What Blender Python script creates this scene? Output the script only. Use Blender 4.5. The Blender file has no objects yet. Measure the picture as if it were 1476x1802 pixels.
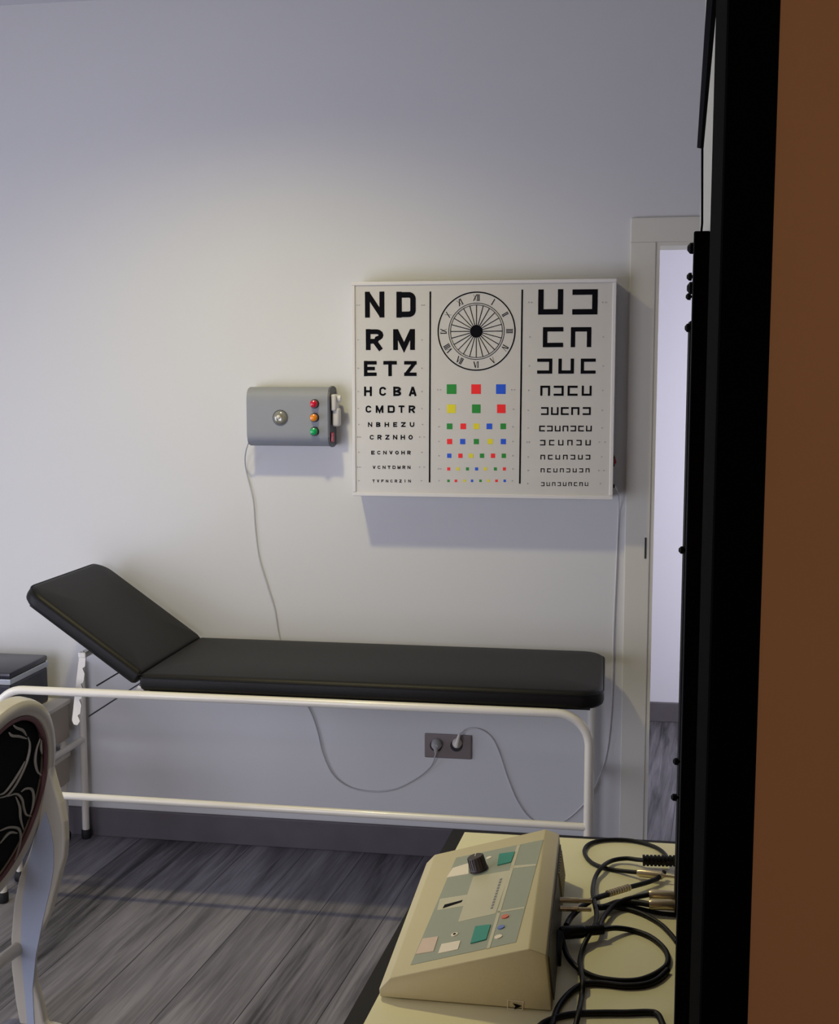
import bpy, bmesh, math, random
from mathutils import Vector, Matrix
random.seed(7)
col = bpy.context.scene.collection
PI = math.pi
# ------------------------------------------------------------------ camera model (metres; back wall is the plane y = 0)
YAW, PITCH, FPX, CD, CH = 0.1577, 0.1102, 2075.4, 3.9498, 1.658
CAM = Vector((0, -CD, CH))
FW = Vector((-math.sin(YAW)*math.cos(PITCH), math.cos(YAW)*math.cos(PITCH), -math.sin(PITCH)))
RT = Vector((math.cos(YAW), math.sin(YAW), 0))
UP = RT.cross(FW)
def ray(x, y): return FW + RT*((x-738)/FPX) - UP*((y-901)/FPX)
def onplane(x, y, p0, n):
    d = ray(x, y); return CAM + d*((Vector(p0)-CAM).dot(n)/d.dot(n))
def onY(x, y, Y=0.0): d = ray(x, y); return CAM + d*((Y+CD)/d.y)
def onZ(x, y, Z=0.0): d = ray(x, y); return CAM + d*((Z-CH)/d.z)
def onX(x, y, X): d = ray(x, y); return CAM + d*(X/d.x)

# ------------------------------------------------------------------ materials
def s2l(c):
    return tuple((v/255/12.92 if v/255 <= .04045 else ((v/255+.055)/1.055)**2.4) for v in c) + (1,)
def mat(name, rgb, rough=.5, metal=0, var=.06, scale=14, bump=.0, bscale=180, coat=0, trans=0, spec=.5):
    m = bpy.data.materials.new(name); m.use_nodes = True
    nt = m.node_tree; N = nt.nodes; L = nt.links; b = N['Principled BSDF']
    c = s2l(rgb)
    tc = N.new('ShaderNodeTexCoord')
    no = N.new('ShaderNodeTexNoise'); no.inputs['Scale'].default_value = scale; no.inputs['Detail'].default_value = 4
    L.new(tc.outputs['Object'], no.inputs['Vector'])
    mx = N.new('ShaderNodeMix'); mx.data_type = 'RGBA'
    mx.inputs[6].default_value = tuple(v*(1-var) for v in c[:3])+(1,)
    mx.inputs[7].default_value = tuple(min(1, v*(1+var)) for v in c[:3])+(1,)
    L.new(no.outputs['Fac'], mx.inputs[0]); L.new(mx.outputs[2], b.inputs['Base Color'])
    b.inputs['Roughness'].default_value = rough; b.inputs['Metallic'].default_value = metal
    b.inputs['Coat Weight'].default_value = coat; b.inputs['Transmission Weight'].default_value = trans
    b.inputs['Specular IOR Level'].default_value = spec
    if bump:
        n2 = N.new('ShaderNodeTexNoise'); n2.inputs['Scale'].default_value = bscale; n2.inputs['Detail'].default_value = 3
        L.new(tc.outputs['Object'], n2.inputs['Vector'])
        bp = N.new('ShaderNodeBump'); bp.inputs['Strength'].default_value = bump; bp.inputs['Distance'].default_value = .002
        L.new(n2.outputs['Fac'], bp.inputs['Height']); L.new(bp.outputs['Normal'], b.inputs['Normal'])
    return m
def wood_floor(name, dark, light, ang=.0, pw=.208, pl=2.6, gap=.0016):
    m = bpy.data.materials.new(name); m.use_nodes = True
    nt = m.node_tree; N = nt.nodes; L = nt.links; b = N['Principled BSDF']
    tc = N.new('ShaderNodeTexCoord')
    mp = N.new('ShaderNodeMapping'); mp.inputs['Rotation'].default_value = (0, 0, PI/2+ang)
    mp.inputs['Location'].default_value = (0, FLOOR_OFF, 0)
    L.new(tc.outputs['Object'], mp.inputs['Vector'])
    br = N.new('ShaderNodeTexBrick'); br.offset = .37; br.inputs['Scale'].default_value = 1
    br.inputs['Brick Width'].default_value = pl; br.inputs['Row Height'].default_value = pw
    br.inputs['Mortar Size'].default_value = gap; br.inputs['Mortar Smooth'].default_value = .3
    br.inputs['Color1'].default_value = (0, 0, 0, 1); br.inputs['Color2'].default_value = (1, 1, 1, 1)
    br.inputs['Mortar'].default_value = (.5, .5, .5, 1)
    L.new(mp.outputs['Vector'], br.inputs['Vector'])
    m2 = N.new('ShaderNodeMapping'); m2.inputs['Scale'].default_value = (1.1, 22, 1)
    L.new(mp.outputs['Vector'], m2.inputs['Vector'])
    # shift the grain on each plank
    ad = N.new('ShaderNodeVectorMath'); ad.operation = 'MULTIPLY_ADD'
    ad.inputs[1].default_value = (7, 11, 3)
    L.new(br.outputs['Color'], ad.inputs[0]); L.new(m2.outputs['Vector'], ad.inputs[2])
    gr = N.new('ShaderNodeTexNoise'); gr.inputs['Scale'].default_value = 2.0; gr.inputs['Detail'].default_value = 8
    gr.inputs['Roughness'].default_value = .62; gr.inputs['Distortion'].default_value = .8
    L.new(ad.outputs['Vector'], gr.inputs['Vector'])
    m3 = N.new('ShaderNodeMapping'); m3.inputs['Scale'].default_value = (1.2, 9, 1)
    L.new(mp.outputs['Vector'], m3.inputs['Vector'])
    bl = N.new('ShaderNodeTexNoise'); bl.inputs['Scale'].default_value = 1.5; bl.inputs['Detail'].default_value = 3
    L.new(m3.outputs['Vector'], bl.inputs['Vector'])
    s1 = N.new('ShaderNodeMath'); s1.operation = 'MULTIPLY'; s1.inputs[1].default_value = .16
    L.new(br.outputs['Color'], s1.inputs[0])
    s2 = N.new('ShaderNodeMath'); s2.operation = 'MULTIPLY_ADD'; s2.inputs[1].default_value = .75
    L.new(gr.outputs['Fac'], s2.inputs[0]); L.new(s1.outputs[0], s2.inputs[2])
    s3 = N.new('ShaderNodeMath'); s3.operation = 'MULTIPLY_ADD'; s3.inputs[1].default_value = .55
    L.new(bl.outputs['Fac'], s3.inputs[0]); L.new(s2.outputs[0], s3.inputs[2])
    rp = N.new('ShaderNodeValToRGB'); e = rp.color_ramp.elements
    e[0].position = .50; e[0].color = s2l(dark); e[1].position = .98; e[1].color = s2l(light)
    L.new(s3.outputs[0], rp.inputs[0])
    mx = N.new('ShaderNodeMix'); mx.data_type = 'RGBA'; mx.inputs[7].default_value = s2l((28, 26, 28))
    L.new(br.outputs['Fac'], mx.inputs[0]); L.new(rp.outputs[0], mx.inputs[6]); L.new(mx.outputs[2], b.inputs['Base Color'])
    b.inputs['Roughness'].default_value = .45
    bp = N.new('ShaderNodeBump'); bp.inputs['Strength'].default_value = .25; bp.inputs['Distance'].default_value = .002
    L.new(gr.outputs['Fac'], bp.inputs['Height']); L.new(bp.outputs['Normal'], b.inputs['Normal'])
    return m
FLOOR_OFF = .191
M = {}
M['wall'] = mat('white_wall_paint', (213, 214, 213), .8, var=.015, scale=3, bump=.08, bscale=260)
M['wall_far'] = mat('lavender_wall_paint', (212, 211, 222), .8, var=.01, scale=3)
M['ceiling'] = mat('ceiling_paint', (205, 205, 210), .9, var=.01)
M['casing'] = mat('cream_door_paint', (214, 212, 200), .5, var=.02, scale=5)
M['brown'] = mat('brown_wall_paint', (158, 112, 74), .85, var=.06, scale=5, bump=.05)
M['black_jamb'] = mat('black_lacquer', (3, 3, 4), .8, var=.1, spec=.02)
M['base'] = mat('grey_wood_skirting', (92, 87, 92), .5, var=.25, scale=9)
M['vinyl'] = mat('black_vinyl', (14, 12, 9), .48, var=.12, scale=30, bump=.25, bscale=420, spec=.24)
M['vinyl_seam'] = mat('black_vinyl_piping', (14, 13, 12), .4, var=.05, spec=.3)
M['enamel'] = mat('white_enamel_tube', (222, 218, 206), .3, var=.03, coat=.3)
M['wire'] = mat('dark_steel_wire', (70, 70, 74), .4, .8)
M['rubber'] = mat('black_rubber', (18, 18, 20), .7)
M['frame_white'] = mat('white_frame', (216, 214, 212), .4, var=.02)
M['plate'] = mat('chart_plate', (203, 201, 194), .35, var=.02, scale=30)
M['ink'] = mat('black_ink', (5, 5, 12), .7, var=.05, spec=.1)
M['faint'] = mat('grey_ink', (120, 120, 122), .6, var=.05)
M['g'] = mat('green_print', (10, 138, 36), .5); M['r'] = mat('red_print', (250, 22, 20), .5)
M['b'] = mat('blue_print', (8, 82, 212), .5); M['y'] = mat('yellow_print', (226, 214, 14), .5)
M['alu'] = mat('grey_aluminium_paint', (142, 146, 152), .6, .0, var=.03)
M['alu_dark'] = mat('dark_end_plate', (84, 86, 92), .5)
M['lens'] = mat('clear_lens', (150, 150, 136), .12, .35, var=.35, scale=160, coat=.6)
M['bezel'] = mat('dark_bezel', (48, 50, 52), .4)
M['bred'] = mat('red_lamp', (205, 20, 50), .2, coat=.6); M['bamb'] = mat('amber_lamp', (238, 140, 24), .2, coat=.6)
M['bgrn'] = mat('green_lamp', (14, 168, 92), .2, coat=.6)
M['cord'] = mat('pale_grey_cord', (190, 190, 192), .5); M['cord_white'] = mat('white_cord', (214, 212, 214), .5)
M['socket'] = mat('pewter_socket_plate', (132, 122, 120), .35, .5, var=.08); M['hole'] = mat('dark_socket', (30, 28, 30), .6)
M['plug'] = mat('grey_plug', (170, 168, 166), .5); M['plug_white'] = mat('cream_plug', (226, 220, 208), .5)
M['chair_white'] = mat('cream_lacquer', (180, 175, 160), .28, var=.03, coat=.4)
M['chair_inlay'] = mat('pale_blue_grey_lacquer', (160, 169, 186), .3, var=.06, scale=4, coat=.3)  # bluish sky reflection on the shaded leg lacquer, put into the colour
M['fabric'] = mat('black_velvet', (6, 6, 9), .9, var=.1, spec=.15)
M['swirl'] = mat('silver_swirl_thread', (138, 134, 122), .6)
M['piping'] = mat('maroon_piping', (98, 62, 66), .6)
M['box_black'] = mat('black_case_plastic', (34, 34, 46), .3, var=.08)
M['silver'] = mat('silver_band', (190, 196, 202), .25, .8)
M['cart'] = mat('beige_cart_laminate', (176, 164, 148), .5, var=.04)
M['cart_top'] = mat('white_cart_laminate', (222, 216, 204), .45)
M['table'] = mat('cream_laminate', (232, 226, 182), .4, var=.03, scale=6)
M['table_edge'] = mat('black_edge_band', (15, 12, 15), .55, spec=.2)
M['device'] = mat('beige_plastic', (192, 180, 136), .5, var=.03, bump=.15, bscale=700)
M['dev_back'] = mat('dark_rear_panel', (70, 66, 58), .5)
M['memb'] = mat('grey_green_membrane', (146, 151, 128), .4, var=.03)
M['memb_line'] = mat('cream_membrane', (190, 184, 152), .4)
M['teal'] = mat('teal_key', (10, 134, 112), .4); M['label'] = mat('cream_label', (226, 214, 186), .5)
M['pink'] = mat('pink_label', (206, 182, 156), .5)
M['dotr'] = mat('red_key', (204, 104, 80), .5); M['dotb'] = mat('blue_key', (96, 118, 172), .5)
M['knob'] = mat('brown_black_knob', (52, 40, 34), .5, bump=.3)
M['cable'] = mat('black_cable', (12, 9, 14), .5, spec=.3); M['brass'] = mat('nickel_plug', (206, 190, 156), .3, .7)
M['panel'] = mat('black_panel', (5, 4, 8), .6, var=.1, spec=.12)
M['post'] = mat('pale_post', (226, 226, 210), .5)
M['lampw'] = mat('lamp_white', (230, 228, 220), .4)
M['floor'] = wood_floor('grey_oak_laminate', (30, 29, 33), (140, 137, 143), ang=math.radians(5.6))

# ------------------------------------------------------------------ mesh helpers
def obj(name, bm, m, parent=None, smooth=False, origin=None):
    if origin is not None:
        bmesh.ops.translate(bm, verts=bm.verts, vec=-Vector(origin))
    bmesh.ops.recalc_face_normals(bm, faces=bm.faces)
    me = bpy.data.meshes.new(name); bm.to_mesh(me); bm.free()
    ms = m if isinstance(m, (list, tuple)) else [m]
    for k in ms: me.materials.append(M[k] if isinstance(k, str) else k)
    if smooth:
        for p in me.polygons: p.use_smooth = True
        me.set_sharp_from_angle(angle=math.radians(40))
    o = bpy.data.objects.new(name, me); col.objects.link(o)
    if origin is not None: o.location = Vector(origin)
    if parent is not None:
        o.parent = parent
        o.location = (o.location if origin is not None else Vector((0, 0, 0))) - parent.matrix_basis.translation - off(parent)
    return o
def off(p):
    v = Vector((0, 0, 0)); q = p.parent
    while q is not None: v += q.matrix_basis.translation; q = q.parent
    return v
def thing(name, loc, label, cat, group=None):
    o = bpy.data.objects.new(name, None); o.location = loc; o.empty_display_size = .05; col.objects.link(o)
    o['label'] = label; o['category'] = cat
    if group: o['group'] = group
    return o
def tag(o, label, cat, group=None):
    o['label'] = label; o['category'] = cat
    if group: o['group'] = group
    return o
def struct(o): o['kind'] = 'structure'; return o
def box(bm, x0, x1, y0, y1, z0, z1, bev=0, seg=2):
    t = bmesh.new(); bmesh.ops.create_cube(t, size=1)
    for v in t.verts:
        v.co = Vector(((x0+x1)/2+v.co.x*(x1-x0), (y0+y1)/2+v.co.y*(y1-y0), (z0+z1)/2+v.co.z*(z1-z0)))
    if bev: bmesh.ops.bevel(t, geom=t.edges, offset=bev, segments=seg, affect='EDGES', profile=.5)
    merge(bm, t); return bm
def merge(bm, t, mi=None):
    me = bpy.data.meshes.new('tmp'); t.to_mesh(me); t.free()
    n = len(bm.faces); bm.from_mesh(me); bpy.data.meshes.remove(me)
    if mi is not None:
        bm.faces.ensure_lookup_table()
        for f in bm.faces[n:]: f.material_index = mi
def bx(*a, **k): return box(bmesh.new(), *a, **k)
def prism(pts, vec, bm=None, bev=0):
    bm = bm or bmesh.new(); t = bmesh.new(); vec = Vector(vec)
    a = [t.verts.new(Vector(p)) for p in pts]; b = [t.verts.new(Vector(p)+vec) for p in pts]
    t.faces.new(a); t.faces.new(b[::-1]); n = len(a)
    for i in range(n): t.faces.new((a[i], b[i], b[(i+1) % n], a[(i+1) % n]))
    bmesh.ops.recalc_face_normals(t, faces=t.faces)
    if bev: bmesh.ops.bevel(t, geom=t.edges, offset=bev, segments=3, affect='EDGES', profile=.5)
    merge(bm, t); return bm
def smooth_path(P, n=8, closed=False):
    P = [Vector(p) for p in P]; R = []; N = len(P)
    rng = range(N) if closed else range(N-1)
    for i in rng:
        p0 = P[(i-1) % N] if closed or i > 0 else P[0]*2-P[1]
        p1, p2 = P[i], P[(i+1) % N]
        p3 = P[(i+2) % N] if closed or i+2 < N else P[-1]*2-P[-2]
        for k in range(n):
            t = k/n
            R.append(.5*((2*p1)+(p2-p0)*t+(2*p0-5*p1+4*p2-p3)*t*t+(3*p1-p0-3*p2+p3)*t**3))
    if not closed: R.append(P[-1])
    return R
def tube(P, r, bm=None, seg=10, closed=False, caps=True):
    bm = bm or bmesh.new(); P = [Vector(p) for p in P]; N = len(P)
    rad = r if isinstance(r, (list, tuple)) else [r]*N
    T = []
    for i in range(N):
        a = P[(i-1) % N] if closed or i > 0 else P[i]; b = P[(i+1) % N] if closed or i < N-1 else P[i]
        T.append((b-a).normalized())
    ref = Vector((0, 0, 1)) if abs(T[0].z) < .9 else Vector((1, 0, 0))
    u = T[0].cross(ref).normalized(); rings = []
    for i in range(N):
        if i: u = (u - T[i]*u.dot(T[i])).normalized()
        w = T[i].cross(u)
        rings.append([bm.verts.new(P[i]+(u*math.cos(2*PI*k/seg)+w*math.sin(2*PI*k/seg))*rad[i]) for k in range(seg)])
    for i in range(N if closed else N-1):
        A, B = rings[i], rings[(i+1) % N]
        for k in range(seg): bm.faces.new((A[k], A[(k+1) % seg], B[(k+1) % seg], B[k]))
    if caps and not closed: bm.faces.new(rings[0][::-1]); bm.faces.new(rings[-1])
    return bm
def cyl(p, axis, r, h, bm=None, seg=24, prof=None):
    """lathe about axis from p: prof = [(radius, dist)...]"""
    bm = bm or bmesh.new(); axis = Vector(axis).normalized(); p = Vector(p)
    prof = prof or [(r, 0), (r, h)]
    ref = Vector((0, 0, 1)) if abs(axis.z) < .9 else Vector((1, 0, 0))
    u = axis.cross(ref).normalized(); w = axis.cross(u); rings = []
    for (rr, d) in prof:
        rings.append([bm.verts.new(p+axis*d+(u*math.cos(2*PI*k/seg)+w*math.sin(2*PI*k/seg))*max(rr, 1e-4)) for k in range(seg)])
    for A, B in zip(rings, rings[1:]):
        for k in range(seg): bm.faces.new((A[k], A[(k+1) % seg], B[(k+1) % seg], B[k]))
    bm.faces.new(rings[0][::-1]); bm.faces.new(rings[-1]); return bm
def arc(c, u, v, r, a0, a1, n=8):
    return [Vector(c)+Vector(u)*r*math.cos(a0+(a1-a0)*i/n)+Vector(v)*r*math.sin(a0+(a1-a0)*i/n) for i in range(n+1)]
def quad(bm, pts, mi=0):
    f = bm.faces.new([bm.verts.new(Vector(p)) for p in pts]); f.material_index = mi; return f

# ------------------------------------------------------------------ ROOM
CZ = 2.945
DX0, DX1, DZ = .157, .98, 2.092          # door opening in the back wall
XL, XR, YN = -3.4, 1.6, -3.05            # left wall, right wall, near partition (its room-side face is at -2.95)
bm = bmesh.new()
box(bm, XL-.12, DX0-.002, 0, .12, 0, CZ); box(bm, DX1+.002, XR+.12, 0, .12, 0, CZ); box(bm, DX0-.002, DX1+.002, 0, .12, DZ+.002, CZ)
struct(obj('wall_back', bm, 'wall'))
struct(obj('floor', bx(XL-.12, XR+.12, -6.0, 2.2, -.05, 0), 'floor'))
struct(obj('ceiling', bx(XL-.12, XR+.12, -6.0, 2.2, CZ, CZ+.08), 'ceiling'))
# left wall with a window opening
WY0, WY1, WZ0, WZ1 = -2.75, -1.05, .12, 1.9
bm = bmesh.new()
box(bm, XL-.12, XL, -6.0, WY0, 0, CZ); box(bm, XL-.12, XL, WY1, 0, 0, CZ)
box(bm, XL-.12, XL, WY0, WY1, 0, WZ0); box(bm, XL-.12, XL, WY0, WY1, WZ1, CZ)
struct(obj('wall_left', bm, 'wall'))
bm = bmesh.new()
for (a, b, c, d) in ((WY0, WY0+.05, WZ0, WZ1), (WY1-.05, WY1, WZ0, WZ1), (WY0, WY1, WZ0, WZ0+.05), (WY0, WY1, WZ1-.05, WZ1), ((WY0+WY1)/2-.025, (WY0+WY1)/2+.025, WZ0, WZ1)):
    box(bm, XL-.08, XL-.03, a, b, c, d)
struct(obj('window_1', bm, 'frame_white'))
bm = bmesh.new()
for (a, b, c, d) in ((-2.5, -2.45, .2, 1.75), (-1.2, -1.15, .2, 1.75), (-2.449, -1.201, .2, .25), (-2.449, -1.201, 1.7, 1.75)): box(bm, a, b, -3.02, -2.97, c, d)
struct(obj('window_2', bm, 'frame_white'))  # frame of an added window, put in to carry cool frontal fill
struct(obj('wall_right', bx(XR, XR+.12, -6.0, 2.2, 0, CZ), 'wall'))
# near partition with the doorway we look through
JL, JR = .0795, .1165
NX0, NX1 = -2.5, -1.15                    # opening added in the near partition, left of the doorway, for cool fill
bm = bmesh.new(); box(bm, JR-.004, XR, YN+.004, YN+.10, 0, CZ); box(bm, XL, NX0, YN+.004, YN+.10, 0, CZ); box(bm, NX1, -.93, YN+.004, YN+.10, 0, CZ); box(bm, NX0, NX1, YN+.004, YN+.10, 0, .2); box(bm, NX0, NX1, YN+.004, YN+.10, 1.75, CZ); box(bm, -.93, JR-.004, YN+.004, YN+.10, 2.25, CZ)
struct(obj('wall_near', bm, 'brown'))
bm = bmesh.new(); box(bm, JL, JR, YN, YN+.105, 0, 2.25, bev=.004); box(bm, -.93, -.89, YN, YN+.105, 0, 2.25, bev=.004); box(bm, -.89, JL, YN, YN+.105, 2.21, 2.25, bev=.004)
struct(obj('trim_1', bm, 'black_jamb'))
struct(obj('wall_rear', bx(XL-.12, XR+.12, -6.1, -6.0, 0, CZ), 'brown'))
# room beyond the door
struct(obj('wall_far', bx(-1.2, XR, 1.82, 1.94, 0, CZ), 'wall_far'))
struct(obj('wall_far_left', bx(-1.3, -1.2, .12, 1.94, 0, CZ), 'wall_far'))
struct(obj('baseboard_far', bx(-1.2, XR, 1.80, 1.82, 0, .095, bev=.003), 'base'))
struct(obj('baseboard_back', bx(XL, .062, -.014, 0, 0, .104, bev=.003), 'base'))
# door casing and lining
bm = bmesh.new()
box(bm, .063, DX0-.012, -.014, 0, 0, DZ+.0122, bev=.003); box(bm, .063, DX1+.09, -.014, 0, DZ+.012, 2.182, bev=.003)
box(bm, DX1+.012, DX1+.09, -.014, 0, 0, DZ+.012, bev=.003)
cas = struct(obj('door_1', bm, 'casing'))
bm = bmesh.new(); box(bm, DX0-.012, DX0, -.010, .12, 0, DZ+.012); box(bm, DX0+.0002, DX1-.0002, -.010, .12, DZ, DZ+.012); box(bm, DX1, DX1+.012, -.010, .12, 0, DZ+.012)
obj('door_lining', bm, 'casing', cas)
obj('strike_plate', bx(.128, .1335, -.017, -.013, 1.075, 1.145, bev=.001), 'bezel', cas)['label'] = 'small dark metal strike plate'

# ------------------------------------------------------------------ EXAMINATION COUCH
YN_, YF_ = -.585, -.04
cz = thing('examination_couch', (-.9, -.31, 0), 'black padded examination couch with raised headrest on a white tube frame', 'couch')
def padded(name, x0, x1, y0, y1, z0, z1, m4=None):
    bm = bmesh.new(); t = bmesh.new(); bmesh.ops.create_cube(t, size=1)
    for v in t.verts: v.co = Vector(((x0+x1)/2+v.co.x*(x1-x0), (y0+y1)/2+v.co.y*(y1-y0), (z0+z1)/2+v.co.z*(z1-z0)))
    ve = [e for e in t.edges if abs(e.verts[0].co.z-e.verts[1].co.z) > .01]
    return t, ve
def pad(x0, x1, y0, y1, z0, z1, rc, rounded=(1, 1, 1, 1)):
    """upholstered slab: plan outline with rounded corners, lofted to a soft edge"""
    cs = [((x0, y0), PI, rounded[0]), ((x1, y0), 1.5*PI, rounded[1]), ((x1, y1), 0, rounded[2]), ((x0, y1), .5*PI, rounded[3])]
    def outline(ins):
        pts = []
        for (cx, cy), a, rr in cs:
            r = max((rc if rr else .012)-ins*.6, .004)
            sx = 1 if cx == x0 else -1; sy = 1 if cy == y0 else -1
            c = (cx+sx*(r+ins), cy+sy*(r+ins))
            for k in range(7):
                q = a+k/6*PI/2; pts.append((c[0]+r*math.cos(q), c[1]+r*math.sin(q)))
        return pts
    h = z1-z0; e = min(h*.42, .02)
    levels = [(e*.5, z0), (e*.12, z0+e*.35), (0, z0+e*.8)]
    for k in range(6):
        q = k/5*PI/2; levels.append((e*(1-math.cos(q)), z1-e+e*math.sin(q)))
    levels += [(.05, z1+.0035), (.10, z1+.006), (.16, z1+.007)]
    bm = bmesh.new(); rings = [[bm.verts.new((x, y, z)) for x, y in outline(i)] for i, z in levels]
    n = len(rings[0])
    for A, B in zip(rings, rings[1:]):
        for k in range(n): bm.faces.new((A[k], A[(k+1) % n], B[(k+1) % n], B[k]))
    bm.faces.new(rings[0][::-1]); bm.faces.new(rings[-1])
    seam = [Vector((x, y, z1-e*.55)) for x, y in outline(e*.02)]
    return bm, seam
SX0, SX1, MZ0, MZ1 = -1.408, .004, .712, .7655
bm, seam = pad(SX0, SX1, YN_, YF_, MZ0, MZ1, .07, (0, 1, 1, 0))
seat = obj('seat_pad', bm, 'vinyl', cz, smooth=True)
obj('piping', tube(seam, .0022, seg=6, closed=True), 'vinyl_seam', seat, smooth=True)
ang = math.radians(35.2)
def tilt(bm, px, pz):
    for v in bm.verts:
        dx, dz = v.co.x-px, v.co.z-pz
        # local -x runs up the headrest
        v.co.x = px + dx*math.cos(ang) + dz*math.sin(ang)
        v.co.z = pz - dx*math.sin(ang) + dz*math.cos(ang)
HX, HZ = -1.425, .727
bm, seam = pad(HX-.455, HX, YN_, YF_, HZ, HZ+.050, .06, (1, 0, 0, 1)); tilt(bm, HX, HZ)
hr = obj('headrest', bm, 'vinyl', cz, smooth=True)
bm = tube(seam, .0022, seg=6, closed=True); tilt(bm, HX, HZ); obj('piping', bm, 'vinyl_seam', hr, smooth=True)
# support board and frame under the headrest
bm = bx(HX-.42, HX-.02, YN_+.03, YF_-.03, HZ-.010, HZ+.004); tilt(bm, HX, HZ); obj('headrest_board', bm, 'rubber', cz)
obj('seat_board', bx(SX0+.02, SX1-.04, YN_+.03, YF_-.03, .704, .716), 'rubber', cz)
R = .0132
LX0, LX1, RZ, RC = -1.885, -.0365, .6995, .095
def loop(y, x0, r0=True):
    p = [(LX1, y, .012), (LX1, y, RZ-RC)] + arc((LX1-RC, y, RZ-RC), (1, 0, 0), (0, 0, 1), RC, 0, PI/2, 10)[1:]
    if r0: p += arc((x0+RC, y, RZ-RC), (1, 0, 0), (0, 0, 1), RC, PI/2, PI, 10) + [(x0, y, .012)]
    else: p += [(x0, y, RZ)]
    return p
nf = obj('frame_loop', tube(loop(YN_, LX0), R, seg=14), 'enamel', cz, smooth=True)
obj('frame_loop', tube(loop(YF_, -1.39, False), R, seg=14), 'enamel', cz, smooth=True)
obj('cross_tube', tube([(-1.40, YN_, RZ-.001), (-1.40, YF_, RZ-.001)], .011), 'enamel', cz, smooth=True)
fl = onY(148, 1350, YF_).x
obj('leg', tube([(fl, YF_, .03), (fl, YF_, .655)], R, seg=14), 'enamel', cz, smooth=True)
obj('lower_rail', tube([(LX0, YN_, .365), (LX1, YN_, .362)], .0115, seg=12), 'enamel', cz, smooth=True)
obj('cross_tube', tube([(LX0+.01, YN_, .367), (fl, YF_, .373)], .0115, seg=12), 'enamel', cz, smooth=True)
obj('cross_tube', tube([(LX1, YN_, .362), (LX1, YF_, .362)], .0115, seg=12), 'enamel', cz, smooth=True)
for (x, y) in ((LX1, YN_), (LX0, YN_), (LX1, YF_), (fl, YF_)):
    obj('foot_cap', cyl((x, y, 0), (0, 0, 1), .016, .035, prof=[(.014, 0), (.017, .004), (.017, .03), (.0145, .035)]), 'rubber', cz, smooth=True)
# notched ratchet bar for the headrest, and the thin rods its notches catch on
def ratchet(y):
    a, b = Vector((-1.618, y, .803)), Vector((-1.648, y, .588))
    d = (b-a).normalized(); s = Vector((0, 1, 0)).cross(d).normalized()
    if s.x < 0: s = -s
    L_ = (b-a).length; P = []
    P += [a-s*.011, b-s*.013]
    P += [b+d*.012-s*.006, b+d*.012+s*.006, b+s*.013]
    for k in range(4):
        t = L_*(1-(k+.45)/4.2)
        P += [a+d*(t+.020)+s*.013, a+d*(t+.004)+s*.004, a+d*(t-.004)+s*.012]
    P += [a+s*.011, a-d*.012]
    return prism([p+Vector((0, -.003, 0)) for p in P], (0, .006, 0))
for y in (-.52, -.075):
    if y < -.3: obj('ratchet_bar', ratchet(y), 'enamel', cz)
for (x, z) in ((-1.606, .604), (-1.575, .705)):
    obj('rod', tube([(x, -.52, z), (x, -.07, z)], .0026, seg=8), 'wire', cz, smooth=True)
obj('hinge_bracket', prism([(-1.44, -.56, .69), (-1.385, -.56, .69), (-1.385, -.56, .712), (-1.42, -.56, .722)], (0, .01, 0)), 'enamel', cz)
obj('hinge_bracket', bx(-1.63, -1.605, -.53, -.05, .795, .812, bev=.003), 'enamel', cz)

# ------------------------------------------------------------------ EYE CHART LIGHT BOX
CY = -.12
bl = thing('eye_chart_box', (-.41, 0, 1.28), 'wide white framed eye chart box with letters, clock dial and coloured squares', 'eye chart')
x0, x1, z0, z1 = -.8345, .0205, 1.279, 1.981
bm = bmesh.new(); box(bm, x0, x1, CY+.012, -.001, z0, z1, bev=.004)
obj('housing', bm, 'frame_white', bl)
fw = .0115; bm = bmesh.new()
box(bm, x0, x1, CY, CY+.014, z1-fw, z1, bev=.002); box(bm, x0, x1, CY, CY+.014, z0, z0+fw*1.1, bev=.002)
box(bm, x0, x0+fw, CY, CY+.014, z0+fw*1.1+.0001, z1-fw-.0001, bev=.002); box(bm, x1-fw, x1, CY, CY+.014, z0+fw*1.1+.0001, z1-fw-.0001, bev=.002)
obj('frame', bm, 'frame_white', bl)
PY = CY+.004
obj('chart_plate', bx(x0+fw-.001, x1-fw+.001, PY, CY+.013, z0+fw, z1-fw+.001), 'plate', bl)
KY = PY-.0006
def cp(x, y): return onY(x, y, KY)
LAY = [0]
def stroke(bm, P, w, mi=0):
    LAY[0] = (LAY[0]+1) % 7; ky = KY-LAY[0]*.00008
    """mitred ribbon in the chart plane through 2-D points (x,z)"""
    P = [Vector(p) for p in P]; n = len(P); A = []; B = []
    for i in range(n):
        d1 = (P[i]-P[i-1]).normalized() if i else (P[1]-P[0]).normalized()
        d2 = (P[i+1]-P[i]).normalized() if i < n-1 else d1
        n1 = Vector((-d1.y, d1.x)); n2 = Vector((-d2.y, d2.x)); b = n1+n2
        if b.length < .2: b = n1; k = 1
        else: b.normalize(); k = min(1/max(b.dot(n1), .3), 2.2)
        A.append(P[i]+b*w/2*k); B.append(P[i]-b*w/2*k)
    for i in range(n-1):
        f = bm.faces.new([bm.verts.new((q.x, ky, q.y)) for q in (A[i], A[i+1], B[i+1], B[i])]); f.material_index = mi
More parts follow.
